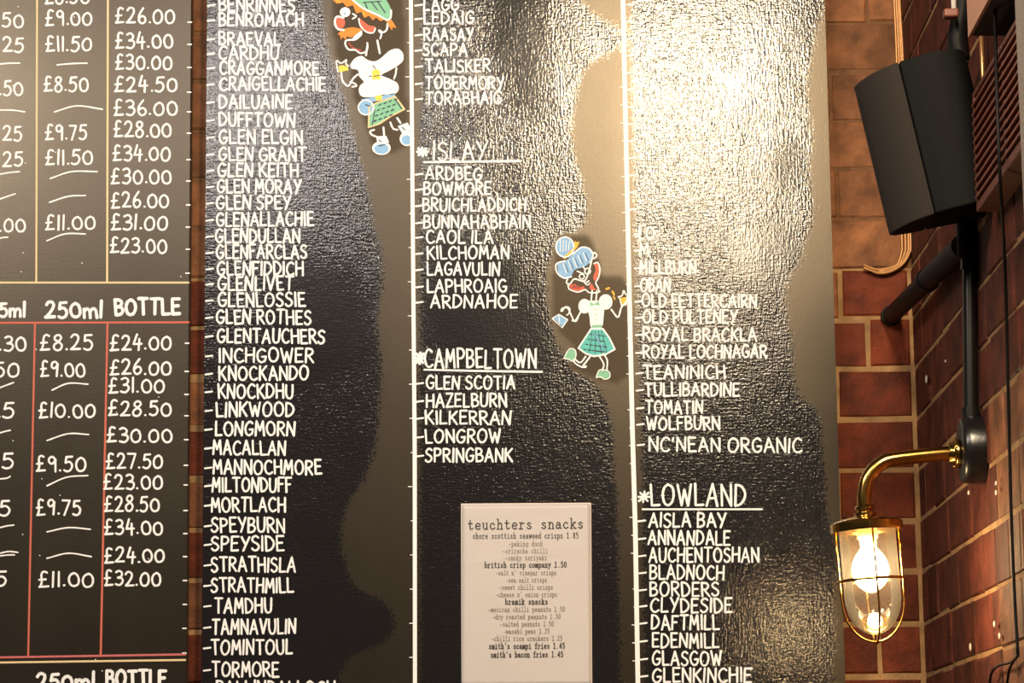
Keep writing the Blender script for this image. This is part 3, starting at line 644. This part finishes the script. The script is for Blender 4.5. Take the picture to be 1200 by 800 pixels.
drawing('painted cartoon man in kilt and green cap', 380, 0, 4.21, [
 ('chalk_drawing', [  # face and arms
   ('s', 'coral', ring(78, 112, 25, 30)), ('c', 'chalk', [(95, 88), (62, 82), (52, 112), (66, 142), (96, 148)], 10),
   ('s', 'chalk', ring(103, 60, 26, 24)), ('s', 'skyblue', ring(101, 66, 6, 6)), ('c', 'chalk', [(140, 68), (158, 80), (140, 92)], 8),
   ('s', 'coral', [(172, 86), (178, 122), (206, 154), (238, 160), (252, 132), (222, 126), (194, 106)]), ('c', 'chalk', [(170, 92), (178, 126), (206, 156), (240, 162), (252, 140)], 7),
   ('s', 'chalk', [(186, 148), (186, 172), (160, 196), (134, 200), (150, 176)]),
   ('c', 'chalk', [(134, 196), (108, 200), (104, 220), (120, 244), (152, 246), (178, 262), (206, 254), (214, 232), (212, 212)], 9), ('c', 'maroon', [(122, 214), (142, 236), (180, 248)], 9),
   ('l', 'chalk', [(212, 228), (206, 272)], 10), ('l', 'chalk', [(262, 200), (274, 262)], 10),
   ('c', 'chalk', [(312, 118), (308, 146), (290, 160), (268, 148), (282, 168), (276, 190)], 9),
   ('c', 'chalk', [(84, 356), (90, 398), (118, 424), (142, 388), (164, 368)], 9), ('c', 'chalk', [(128, 404), (150, 412), (160, 424), (138, 428)], 8),
   ('c', 'chalk', [(356, 336), (352, 366), (344, 388)], 9)]),
 ('hat', [('s', 'mint', hatp), ('c', 'chalk', hatp[:7], 9), ('l', 'navy', [(200, 14), (212, 40)], 6), ('l', 'navy', [(232, 8), (262, 48)], 6), ('l', 'navy', [(262, 6), (300, 62)], 6), ('l', 'navy', [(192, 12), (280, 6)], 5)]),
 ('hair', [('f', 'orange', [(38, -4), (62, 18), (92, 12), (110, 34), (142, 26), (158, 66), (184, 58), (196, 88), (222, 78), (240, 100), (256, 86), (276, 104), (300, 96), (318, 128), (334, 150), (338, 134), (356, 138), (342, 112), (326, 92), (296, 92), (256, 74), (206, 50), (166, 24), (132, -6), (130, -40), (60, -40)]),
           ('l', 'amber', [(60, 0), (80, 14)], 5), ('l', 'amber', [(190, 60), (200, 80)], 5)]),
 ('beard', [('f', 'orange', [(66, 168), (84, 150), (104, 140), (140, 134), (182, 142), (176, 160), (150, 174), (132, 186), (112, 178), (106, 196), (92, 182), (80, 196), (80, 176)])]),
 ('shirt', [('s', 'chalk', shirt), ('f', 'yellow', [(236, 350), (256, 340), (274, 350), (276, 392), (236, 392)]), ('l', 'navy', [(240, 322), (252, 338)], 5), ('l', 'navy', [(222, 378), (232, 374)], 5), ('l', 'navy', [(244, 376), (272, 372)], 4),
            ('l', 'navy', [(284, 372), (326, 374)], 6)]),
 ('cup', [('f', 'yellow', [(70, 326), (112, 316), (120, 346), (74, 356)]), ('c', 'chalk', [(68, 356), (60, 300), (84, 312), (110, 294), (106, 312), (120, 326)], 7), ('l', 'navy', [(92, 316), (106, 326)], 5)]),
 ('belt', [('f', 'skyblue', [(182, 490), (346, 460), (352, 480), (190, 512)]), ('f', 'yellow', [(250, 474), (284, 468), (286, 492), (254, 498)]), ('s', 'skyblue', ring(206, 530, 36, 34)), ('c', 'chalk', closed(ring(206, 530, 38, 36)), 7), ('l', 'navy', [(204, 516), (226, 524)], 6)]),
 ('kilt', [('f', 'mint', kilt), ('l', 'cream', closed(kilt), 8)] + [('l', 'navy', [(268 + i * 4 + j * 26 - i * 12, 520 + i * 26 - j * 9), (280 + i * 4 + j * 26 - i * 12, 514 + i * 26 - j * 9)], 6) for i in range(4) for j in range(4)] +
           [('l', 'navy', [(250, 540), (236, 616)], 4), ('l', 'navy', [(352, 492), (382, 536)], 5)]),
 ('sock', [('c', 'chalk', [(246, 640), (226, 648), (234, 664), (262, 676)], 9), ('l', 'chalk', [(292, 628), (296, 676)], 9), ('f', 'chalk', [(256, 672), (306, 670), (320, 702), (262, 708)]),
           ('c', 'chalk', [(326, 604), (340, 634), (362, 640)], 9), ('l', 'chalk', [(360, 582), (376, 606)], 9), ('f', 'chalk', [(362, 622), (410, 604), (432, 640), (388, 664)]), ('l', 'navy', [(384, 628), (398, 640)], 6), ('l', 'navy', [(268, 690), (282, 698)], 5)]),
 ('shoe', [('s', 'chalk', ring(282, 730, 46, 34)), ('s', 'skyblue', ring(282, 734, 36, 24)), ('l', 'navy', [(268, 720), (300, 712)], 5)]),
 ('shoe', [('s', 'chalk', ring(408, 684, 36, 36)), ('s', 'skyblue', ring(406, 690, 24, 24))]),
])
skirt = [(234, 512), (296, 512), (330, 560), (358, 618), (310, 645), (250, 655), (205, 640), (168, 612)]
drawing('painted cartoon woman in teal tartan skirt', 640, 270, 4.445, [
 ('chalk_drawing', [  # face, neck, arms, legs
   ('c', 'chalk', [(112, 250), (106, 272), (124, 278), (148, 252), (200, 262), (226, 200), (246, 120), (256, 118), (264, 132), (250, 146)], 8),
   ('f', 'coral', [(116, 284), (150, 280), (176, 292), (196, 292), (204, 304), (180, 314), (140, 312)]), ('c', 'chalk', [(114, 284), (122, 306), (166, 320), (204, 308), (222, 322), (262, 324), (280, 318)], 7),
   ('f', 'maroon', [(126, 288), (160, 284), (188, 296), (170, 304), (140, 304)]),
   ('s', 'coral', [(250, 176), (268, 170), (276, 200), (268, 240), (252, 262), (246, 240), (258, 206)]), ('c', 'chalk', [(250, 172), (270, 168), (280, 206), (272, 246), (258, 272), (270, 296), (276, 320)], 7),
   ('f', 'coral', [(226, 286), (238, 276), (250, 298), (262, 306), (246, 312), (228, 304)]),
   ('c', 'chalk', closed(ring(186, 240, 13, 13)), 7), ('c', 'chalk', closed(ring(216, 212, 15, 15)), 7), ('l', 'chalk', [(162, 212), (196, 226)], 7), ('l', 'chalk', [(192, 186), (204, 206)], 7),
   ('c', 'chalk', [(190, 262), (206, 272), (222, 262)], 7), ('c', 'chalk', [(200, 272), (216, 284), (228, 272)], 6),
   ('l', 'chalk', [(240, 312), (234, 368)], 8), ('l', 'chalk', [(264, 312), (260, 368)], 8),
   ('c', 'chalk', [(180, 424), (150, 470), (132, 444), (112, 404), (84, 406), (78, 420)], 8), ('c', 'chalk', [(136, 468), (156, 472), (168, 446)], 8), ('c', 'chalk', [(84, 420), (100, 398), (122, 404), (120, 430), (108, 440)], 7),
   ('c', 'chalk', [(340, 412), (374, 452), (392, 400), (414, 380)], 9),
   ('c', 'chalk', [(232, 652), (204, 690), (192, 704), (208, 708)], 9), ('c', 'chalk', [(206, 656), (178, 688), (146, 668), (150, 690), (184, 710), (206, 712)], 8),
   ('c', 'chalk', [(276, 652), (300, 696), (292, 730)], 8), ('c', 'chalk', [(298, 640), (318, 676), (316, 730)], 8)]),
 ('hair', [('s', 'skyblue', ring(98, 86, 44, 48)), ('c', 'chalk', closed(ring(98, 86, 47, 52)), 8), ('l', 'amber', [(96, 142), (150, 92)], 13), ('f', 'amber', [(144, 84), (150, 54), (162, 62), (174, 56), (168, 76), (160, 92)]),
           ('s', 'skyblue', [(58, 172), (96, 162), (142, 122), (182, 92), (222, 98), (238, 124), (226, 166), (196, 190), (150, 204), (130, 236), (96, 244), (66, 224)]),
           ('c', 'chalk', [(140, 122), (184, 88), (226, 96), (244, 130), (230, 168)], 8), ('c', 'chalk', [(100, 158), (58, 170), (50, 192), (62, 226), (96, 248), (132, 240)], 8)] +
          [('l', 'chalk', [(88 + i * 26, 172 - i * 14), (106 + i * 26, 222 - i * 16)], 4) for i in range(5)] + [('l', 'navy', [(100 + i * 26, 172 - i * 14), (116 + i * 26, 218 - i * 16)], 3) for i in range(5)] +
          [('l', 'chalk', [(74 + i * 16, 50 + i * 2), (74 + i * 14, 112 - i * 3)], 4) for i in range(4)]),
 ('blouse', [('s', 'chalk', [(222, 366), (270, 366), (300, 384), (300, 440), (288, 506), (236, 506), (226, 450), (214, 400)]), ('s', 'chalk', ring(200, 394, 32, 38)), ('s', 'chalk', ring(310, 372, 36, 40)),
             ('f', 'mint', [(228, 372), (248, 382), (276, 370), (278, 392), (252, 386), (230, 394)]), ('f', 'mint', [(240, 492), (290, 490), (292, 504), (238, 506)])] + [('l', 'cream', [(252, 412 + i * 26), (268, 411 + i * 26)], 3) for i in range(3)]),
 ('skirt', [('f', 'teal', skirt), ('l', 'chalk', closed(skirt), 8)] + [('l', 'navy', [(226 + j * 22 - i * 10, 540 + i * 26 + j * 3), (238 + j * 24 - i * 10, 541 + i * 26 + j * 3)], 5) for i in range(4) for j in range(4 + (i > 1))] +
            [('l', 'navy', [(240 + j * 16, 522), (226 + j * 30, 636)], 2.5) for j in range(4)] + [('l', 'skyblue', [(252, 540), (300, 620)], 5)]),
 ('handbag', [('f', 'skyblue', [(32, 458), (66, 436), (112, 464), (84, 506)]), ('l', 'chalk', closed([(32, 458), (66, 436), (112, 464), (84, 506)]), 5), ('l', 'chalk', [(66, 440), (72, 496)], 4), ('l', 'navy', [(44, 462), (80, 500)], 3)]),
 ('cup', [('f', 'amber', [(384, 352), (418, 346), (414, 386), (392, 384)]), ('c', 'chalk', [(376, 346), (396, 338), (404, 312), (416, 334), (440, 330)], 7), ('l', 'chalk', [(382, 350), (392, 388), (416, 388), (422, 344)], 6),
          ('l', 'amber', [(314, 304), (328, 300)], 10), ('l', 'amber', [(346, 318), (354, 334)], 10), ('l', 'amber', [(352, 344), (358, 358)], 8)]),
 ('shoe', [('s', 'mint', [(94, 662), (122, 622), (146, 622), (154, 646), (142, 674), (120, 676)]), ('c', 'chalk', closed([(92, 664), (120, 618), (148, 620), (156, 648), (142, 680), (120, 672)]), 5)]),
 ('shoe', [('s', 'mint', [(262, 764), (278, 732), (304, 730), (326, 740), (328, 764), (304, 770)]), ('c', 'chalk', closed([(260, 766), (276, 728), (304, 726), (330, 738), (330, 766), (304, 774), (284, 762)]), 5)]),
])

# ---- printed snack menu taped on the main board
pm = thing('snack_menu', tuple(P(617, 804, MAINY - .002)), 'white laminated typewritten snack menu fixed to the black whisky chalkboard', 'menu')
pmb = MB(); n = 30; mrows = 42
PYm = MAINY - 0.0035
def paper_pt(u, v, lift=0):
    x = 541.5 + (691.5 - 541.5) * u + v * .9 * (2 * u - .6); y = 591 + (803 - 591) * v - 1.0 * u
    wob = 0.0002 * math.sin(5 * v + 2 * u) + 0.0005 * math.exp(-((v - .28 - .10 * (.5 - u)) / .012) ** 2) + .0005 * math.exp(-((v - .055 + .05 * u) / .012) ** 2)
    return P(x, y, PYm - wob - lift)
V = [paper_pt(j / n, i / mrows) for i in range(mrows + 1) for j in range(n + 1)]
Fs = [(i * (n + 1) + j, (i + 1) * (n + 1) + j, (i + 1) * (n + 1) + j + 1, i * (n + 1) + j + 1) for i in range(mrows) for j in range(n)]
pmb.add(V, Fs); so = pmb.build('sheet', 'paper', pm, smooth=True); sd = so.modifiers.new('thick', 'SOLIDIFY'); sd.thickness = 0.0005; sd.offset = -1
TY = PYm - 0.0008
tb = MB(); typed(tb, "teuchters snacks", 548, 684, 616, 11.6, 1.35, TY, slope=-.012); tb.build('title_lettering', 'ink', pm)
tb = MB()
for s, x0, x1, y, b in [("shore scottish seaweed crisps 1.85", 554, 678, 628.5, 1), ("-peking duck", 596, 636, 637.5, 0), ("-sriracha chilli", 589, 642, 646, 0), ("-smoky teriyaki", 592, 641, 654, 0),
   ("british crisp company 1.50", 568, 664, 662.5, 2), ("-salt n' vinegar crisps", 581, 652, 671.5, 0), ("-sea salt crisps", 593, 641, 680, 0), ("-sweet chilli crisps", 585, 648, 688.5, 0), ("-cheese n' onion crisps", 581, 653, 697, 0),
   ("bramik snacks", 592, 642, 705.5, 2), ("-mexican chilli peanuts 1.50", 572, 662, 714.5, 0), ("-dry roasted peanuts 1.50", 577, 657, 723, 0), ("-salted peanuts 1.50", 586, 649, 731.5, 0), ("-wasabi peas 1.25", 590, 644, 740, 0),
   ("-chilli rice crackers 1.25", 576, 659, 748.5, 0), ("smith's scampi fries 1.45", 573, 662, 757.5, 2), ("smith's bacon fries 1.45", 575, 660, 767.5, 2)]:
    typed(tb, s, x0, x1, y, 6.7 if b else 5.8, (.62, .75, 1.0)[b], TY, 1 if b == 0 else 0, slope=-.006)
tb.build('menu_lettering', ['ink', 'ink_grey'], pm)
fm = MB()
def strip(mb, a, b2, w, Y): stroke(mb, [a, b2], w, Y, 0, False, 0)
for a, b2 in (((541, 590.6), (692, 589.6)), ((541, 590.6), (541.5, 803)), ((692, 589.6), (693.2, 803))): strip(fm, a, b2, 1.6, MAINY - .0012)
tag(fm.build('laminate_edge', 'film', pm), 'clear laminate border')

# ================================================================== wall lamp
pA = PX(1150, 527, XW); YL = float(pA[1]); sL = S(YL)
lamp = thing('wall_lamp', (XW, YL, pA[2]), 'lit brass bulkhead lamp with wire guard on a curved arm', 'lamp')
zc = P(1137, 527, YL)[2]
mb = MB()
R = 40 * sL
lathe(mb, (XW + .002, YL, zc), (-1, 0, 0), [(0, 0), (0, R), (.020, R), (.027, R * .97), (.031, R * .90), (.032, R * .8), (.032, 0)], 48)
mb.build('mounting_block', 'black_gloss', lamp, smooth=True).modifiers.new('es', 'EDGE_SPLIT').split_angle = math.radians(40)
mb = MB()
zf = P(1118, 531, YL)[2]
lathe(mb, (XW - .031, YL, zf), (-1, 0, 0), [(0, 0), (0, 17 * sL), (.004, 17 * sL), (.006, 15.5 * sL), (.008, 12 * sL), (.014, 12.5 * sL), (.015, 10 * sL)], 32)
for k in range(3):
    a = k * 2.1 + .6; lathe(mb, (XW - .036, YL + 14 * sL * math.cos(a), zf + 14 * sL * math.sin(a)), (-1, 0, 0), [(0, .003), (.003, .003), (.004, 0)], 10)
mb.build('flange', 'brass', lamp, smooth=True)
mb = MB()
arm = [P(x, y, YL) for x, y in [(1119, 531), (1100, 532), (1075, 534.5), (1050, 537.5), (1036, 541), (1024, 550), (1016, 563), (1013, 580), (1013.5, 596)]]
tube(mb, smooth_path(arm, 6), [8.6 * sL] * (8 * 6 + 1), 20)
mb.build('arm', 'brass', lamp, smooth=True)
T0 = P(1013.5, 594, YL); B0 = P(1028, 757, YL); AX = nrm(B0 - T0)
def pr(l_): return [(t * sL, r * sL) for t, r in l_]
mb = MB()
lathe(mb, T0, AX, pr([(-2, 0), (-2, 10.5), (0, 12), (3, 12), (4, 9.5), (6, 9.5), (7, 13), (10, 13), (12, 20), (14, 30), (16.5, 38), (18, 41.5), (19, 42.5), (26, 42.5), (29, 42), (29, 37), (26, 35), (24, 0)]), 48)
o = mb.build('lamp_cap', 'brass', lamp, smooth=True); o.modifiers.new('es', 'EDGE_SPLIT').split_angle = math.radians(35)
mb = MB(); prof = [(27, 33), (50, 33), (80, 33), (105, 33)]
prof += [(105 + 45 * math.sin(a), 33 * math.cos(a)) for a in np.linspace(.15, math.pi / 2, 12)]
lathe(mb, T0, AX, pr(prof), 48); mb.build('glass', 'glass', lamp, smooth=True)
mb = MB(); d_, u_, w_ = frame_of(AX)
gr = [(29, 37.5), (60, 37.5), (90, 37.5), (108, 37)] + [(108 + 50 * math.sin(a), 37 * math.cos(a)) for a in np.linspace(.2, math.pi / 2, 9)]
# four bars at right angles; one of them faces the room, a little right of centre
f_dir = nrm(CAM - T0); f_dir = nrm(f_dir - AX * f_dir.dot(AX)); r_dir = np.cross(f_dir, AX); 
if r_dir[0] < 0: r_dir = -r_dir
for k in range(4):
    a = math.radians(10 + 90 * k); q = math.cos(a) * f_dir + math.sin(a) * r_dir
    tube(mb, [T0 + AX * t * sL + q * r * sL for t, r in gr], 1.3 * sL, 8)
rg = [T0 + AX * 86 * sL + (math.cos(t) * u_ + math.sin(t) * w_) * 39 * sL for t in np.linspace(0, 2 * math.pi, 41)]
tube(mb, rg, 1.9 * sL, 8)
lathe(mb, T0 + AX * 157 * sL, AX, [(0, 0), (0, .004), (.003, .003), (.005, 0)], 12)
mb.build('guard', 'brass', lamp, smooth=True)
mb = MB(); lathe(mb, T0 + AX * 25 * sL, AX, pr([(0, 0), (0, 12), (12, 12), (13, 10), (19, 10), (20, 0)]), 24); mb.build('bulb_holder', 'ceramic', lamp, smooth=True)
mb = MB(); lathe(mb, T0 + AX * 43 * sL, AX, pr([(0, 0), (0, 8), (6, 9.5), (14, 16), (22, 20), (30, 21.5), (38, 20), (46, 14), (51, 6), (52, 0)]), 28)
mb.build('bulb', 'bulb', lamp, smooth=True)
# the black conduit that feeds the lamp
mb = MB(); cp0 = P(1138, 486, YL); cp1 = P(1136, 270, YL)
tube(mb, [cp0, cp1], 8.8 * sL, 18); tube(mb, [P(1137.6, 478, YL), P(1138, 492, YL)], 11 * sL, 18); tube(mb, [P(1136.2, 293, YL), P(1136.3, 316, YL)], 10.8 * sL, 18)
cd = mb.build('conduit_pipe', 'black_pipe', None, smooth=True, loc=tuple(cp0)); cd.modifiers.new('es', 'EDGE_SPLIT').split_angle = math.radians(40)
tag(cd, 'upright black conduit pipe rising from the lamp block to the loudspeaker', 'pipe')

# ================================================================== loudspeaker
YS = YL - 0.09; sS = S(YS)
A0 = P(1042, 276, YS)
sp = thing('loudspeaker', tuple(A0), 'black loudspeaker tilted down beside the brick corner', 'loudspeaker')
tilt = math.radians(11.3); ca, sa = math.cos(tilt), math.sin(tilt)
def SPT(a, b, h):
    """a to the right, b away from the camera, h up; pixels of that depth, then leaned over"""
    return A0 + sS * np.array([a * ca - h * sa, b, a * sa + h * ca])
HS = 187
def prism(mb, plan, h0, h1, f=SPT, mi=0):
    k = len(plan); V = [f(a, b, h0) for a, b in plan] + [f(a, b, h1) for a, b in plan]
    mb.add(V, [tuple(reversed(range(k))), tuple(range(k, 2 * k))] + [(i, (i + 1) % k, k + (i + 1) % k, k + i) for i in range(k)], mi)
gplan = smooth_path([(0, 0), (5, -22), (16, -48), (30, -68), (45, -80)], 5) + [(45, 14), (30, 16), (8, 10)]
gplan = [tuple(p) for p in gplan]
cplan = [tuple(p) for p in smooth_path([(46.2, -81), (66, -90), (90, -94), (112, -88), (126, -68), (131, -40), (130, -10), (122, 10), (104, 16)], 5)] + [(46.2, 15)]
mb = MB(); prism(mb, gplan, 0, HS); tag(mb.build('grille', 'grille', sp, bevel=.003), 'charcoal cloth front')
mb = MB(); prism(mb, cplan, 0, HS); mb.build('cabinet', 'cabinet', sp, bevel=.003)
mb = MB()   # yoke under and above the cabinet
zb = P(1136, 285, YL)
tube(mb, [P(1133, 247, YL), P(1135, 303, YL)], 13.5 * sL, 16)
mb.build('bracket', 'black_rubber', sp, smooth=True)
mb = MB(); tube(mb, smooth_path([P(1126, 70, YL), P(1122, 48, YL), P(1124, 30, YL), P(1127, 14, YL), P(1129, -12, YL)], 5), 12 * sL, 14)
mb.build('bracket', 'black_rubber', sp, smooth=True)
mb = MB(); e0 = P(1045, 369, -0.016); e1 = P(1128, 288, YL + .01)
tube(mb, [e0, e0 * .45 + e1 * .55], .0145, 16); tube(mb, [e0 * .46 + e1 * .54, e1], .0165, 16); tube(mb, [P(1043.5, 371, -.004), e0], .017, 16); tube(mb, [e0 * .475 + e1 * .525, e0 * .44 + e1 * .56], .0185, 16)
tag(mb.build('support_arm', 'black_rubber', sp, smooth=True), 'slanting round arm braced in the corner').modifiers.new('es', 'EDGE_SPLIT').split_angle = math.radians(40)

# ================================================================== cables, pipes, louvre and box by the corner
wb = thing('cable_bundle', tuple(P(1060, 320, -.008)), 'bundle of copper coloured wires running down the brick corner behind the loudspeaker', 'cable')
for k, (dx, dz) in enumerate([(-5.0, 0), (-1.0, .5), (2.6, 1.0), (5.2, 0)]):
    end = [(1062 + dx, 280), (1061 + dx * .9, 296), (1055 + dx * .6, 309), (1044, 315.5 + dx * .5), (1030, 318 + dx * .4), (1020, 315 + dx * .3), (1012, 312 + dx * .35)]
    if k == 1: end = end[:5] + [(1036, 317.5)]
    pts = [P(1049.5 + dx * .62 - .2, -60, -.006), P(1051 + dx * .62, 0, -.006), P(1054 + dx * .7, 60, -.006), P(1058 + dx * .9, 170, -.006)] + [P(x, y, -.007 - .001 * k) for x, y in end]
    mb = MB(); tube(mb, smooth_path(pts, 6), 0.0024, 8); mb.build('cable', 'wire', wb, smooth=True)
mb = MB(); tube(mb, [P(1072.5, 283, -.006), P(1072.5, 318, -.006), P(1072.5, 320, -.006)], .0016, 8)
mb = MB(); q0 = PX(1152.5, 95, XW - .006); q1 = PX(1150, 28, XW - .006)
tube(mb, [(XW - .006, q0[1], q0[2] - .10), (XW - .006, q0[1], q1[2] + .05)], 3.0 * S(q0[1]), 12)
tag(mb.build('copper_pipe', 'copper', None, smooth=True, loc=(XW - .006, float(q0[1]), float(q0[2]) - .1)), 'short upright copper pipe between the louvred vent and the tan box', 'pipe')

# louvred vent, boxed out from the side wall
VD = 0.030; XV = XW - VD
v0 = PX(1139, 110, XV); vb = PX(1170, 212, XV); yv0 = float(v0[1]); ztop = float(v0[2]); zbot = float(vb[2]); yv1 = yv0 - 0.50
vt = thing('louvre_vent', (XW, yv0, zbot), 'reddish brown louvred vent on the side wall behind the loudspeaker', 'vent')
mb = MB(); t_ = .012
box(mb, (XV, yv1, zbot), (XW + .002, yv0, zbot + t_)); box(mb, (XV, yv1, ztop - t_ * .6), (XW + .002, yv0, ztop))
box(mb, (XV, yv0 - t_, zbot + t_), (XW + .002, yv0, ztop - t_ * .6)); box(mb, (XV, yv1, zbot + t_), (XW + .002, yv1 + t_, ztop - t_ * .6)); 
box(mb, (XV, (yv0 + yv1) / 2 - .008, zbot + t_), (XV + .01, (yv0 + yv1) / 2 + .008, ztop - t_))
mb.build('frame', 'terracotta', vt, bevel=.0015)
mb = MB(); ns = 11
for k in range(ns):
    z = zbot + t_ + (ztop - zbot - 2 * t_) * (k + .35) / ns; h = (ztop - zbot) / ns
    V = [(XV - .003, yv1 + t_, z - .002), (XV - .003, yv1 + t_, z + .002), (XW - .004, yv1 + t_, z + h * .9), (XW - .004, yv1 + t_, z + h * .9 - .004)]
    V += [(x, yv0 - t_, zz) for x, _, zz in V]
    mb.add(V, [(0, 1, 5, 4), (1, 2, 6, 5), (2, 3, 7, 6), (3, 0, 4, 7), (0, 3, 2, 1), (4, 5, 6, 7)])
mb.build('louvres', 'terracotta', vt)
# tan box above it
XB = XW - 0.052; b0 = PX(1134.5, 44, XB)
bx = thing('wall_box', (XW, float(b0[1]), float(b0[2])), 'tan sided box with black underside high on the side wall above the loudspeaker', 'box')
mb = MB(); box(mb, (XB, float(b0[1]) - .45, float(b0[2])), (XB + .004, float(b0[1]), float(b0[2]) + .28)); tag(mb.build('side_panel', 'tan', bx), 'tan side panel')
mb = MB(); box(mb, (XB + .004, float(b0[1]) - .45, float(b0[2]) + .002), (XW - .001, float(b0[1]), float(b0[2]) + .28)); tag(mb.build('casing', 'dark_box', bx), 'black casing')
# white pipe in a rough stub left of it
mb = MB(); w0 = PX(1118, 12, XW - .02); s_ = S(w0[1])
tube(mb, [w0, w0 + np.array([0, 0, .35])], 3.4 * s_, 12)
wp = mb.build('white_pipe', 'white_pipe', None, smooth=True, loc=tuple(w0))
mb = MB(); box(mb, w0 + s_ * np.array([-13, -8, -10]), w0 + s_ * np.array([5, 9, 1])); tag(mb.build('collar', 'terracotta', wp, bevel=.003), 'rough brown block at the foot')
tag(wp, 'white pipe dropping from above, left of the tan box', 'pipe')
# thin black cable down the side wall, with a loop at its foot
XC = XV - .006
cpts = [PX(1165, -30, XC), PX(1168, 100, XC), PX(1172, 210, XC), PX(1178, 320, XW - .012), PX(1182, 480, XW - .006), PX(1185, 600, XW - .006), PX(1189, 700, XW - .006), PX(1193, 768, XW - .006)]
mb = MB(); tube(mb, smooth_path(cpts, 6), .0022, 8)
loop1 = [PX(x, y, XW - .007) for x, y in [(1193, 768), (1184, 776), (1172, 779), (1163, 786), (1160, 800), (1162, 816)]]
loop2 = [PX(x, y, XW - .007) for x, y in [(1193, 768), (1188, 774), (1183, 784), (1180, 800), (1176, 816)]]
tube(mb, smooth_path(loop1, 5), .0018, 8); tube(mb, smooth_path(loop2, 5), .0018, 8)
tag(mb.build('wall_cable', 'black_rubber', None, smooth=True, loc=tuple(cpts[-1])), 'thin black cable hanging down the side wall with a loop near the bottom edge', 'cable')
# drips of white paint on the side wall
for x, y, hh in [(1085.5, 444, 9), (1108, 423, 3), (1167, 566, 5), (1167, 577, 6), (1165, 731, 7), (1171, 745, 7), (1137, 758, 9), (1135, 577, 5)]:
    p = PX(x, y, XW - .003); k = S(p[1]); mb = MB(); w = 4 + hh * .5
    V = [p + k * np.array([-.6 * dd, w * c_, hh * .55 * s_]) for dd in (0, 1) for c_, s_ in [(q_[0] * (1 if dd == 0 else .6), q_[1] * (1 if dd == 0 else .75)) for q_ in CIRC]]
    mb.add(V, [(i, (i + 1) % 8, 8 + (i + 1) % 8, 8 + i) for i in range(8)] + [tuple(range(8, 16))]); mb.build('paint_drip', 'paintspeck', wr_)
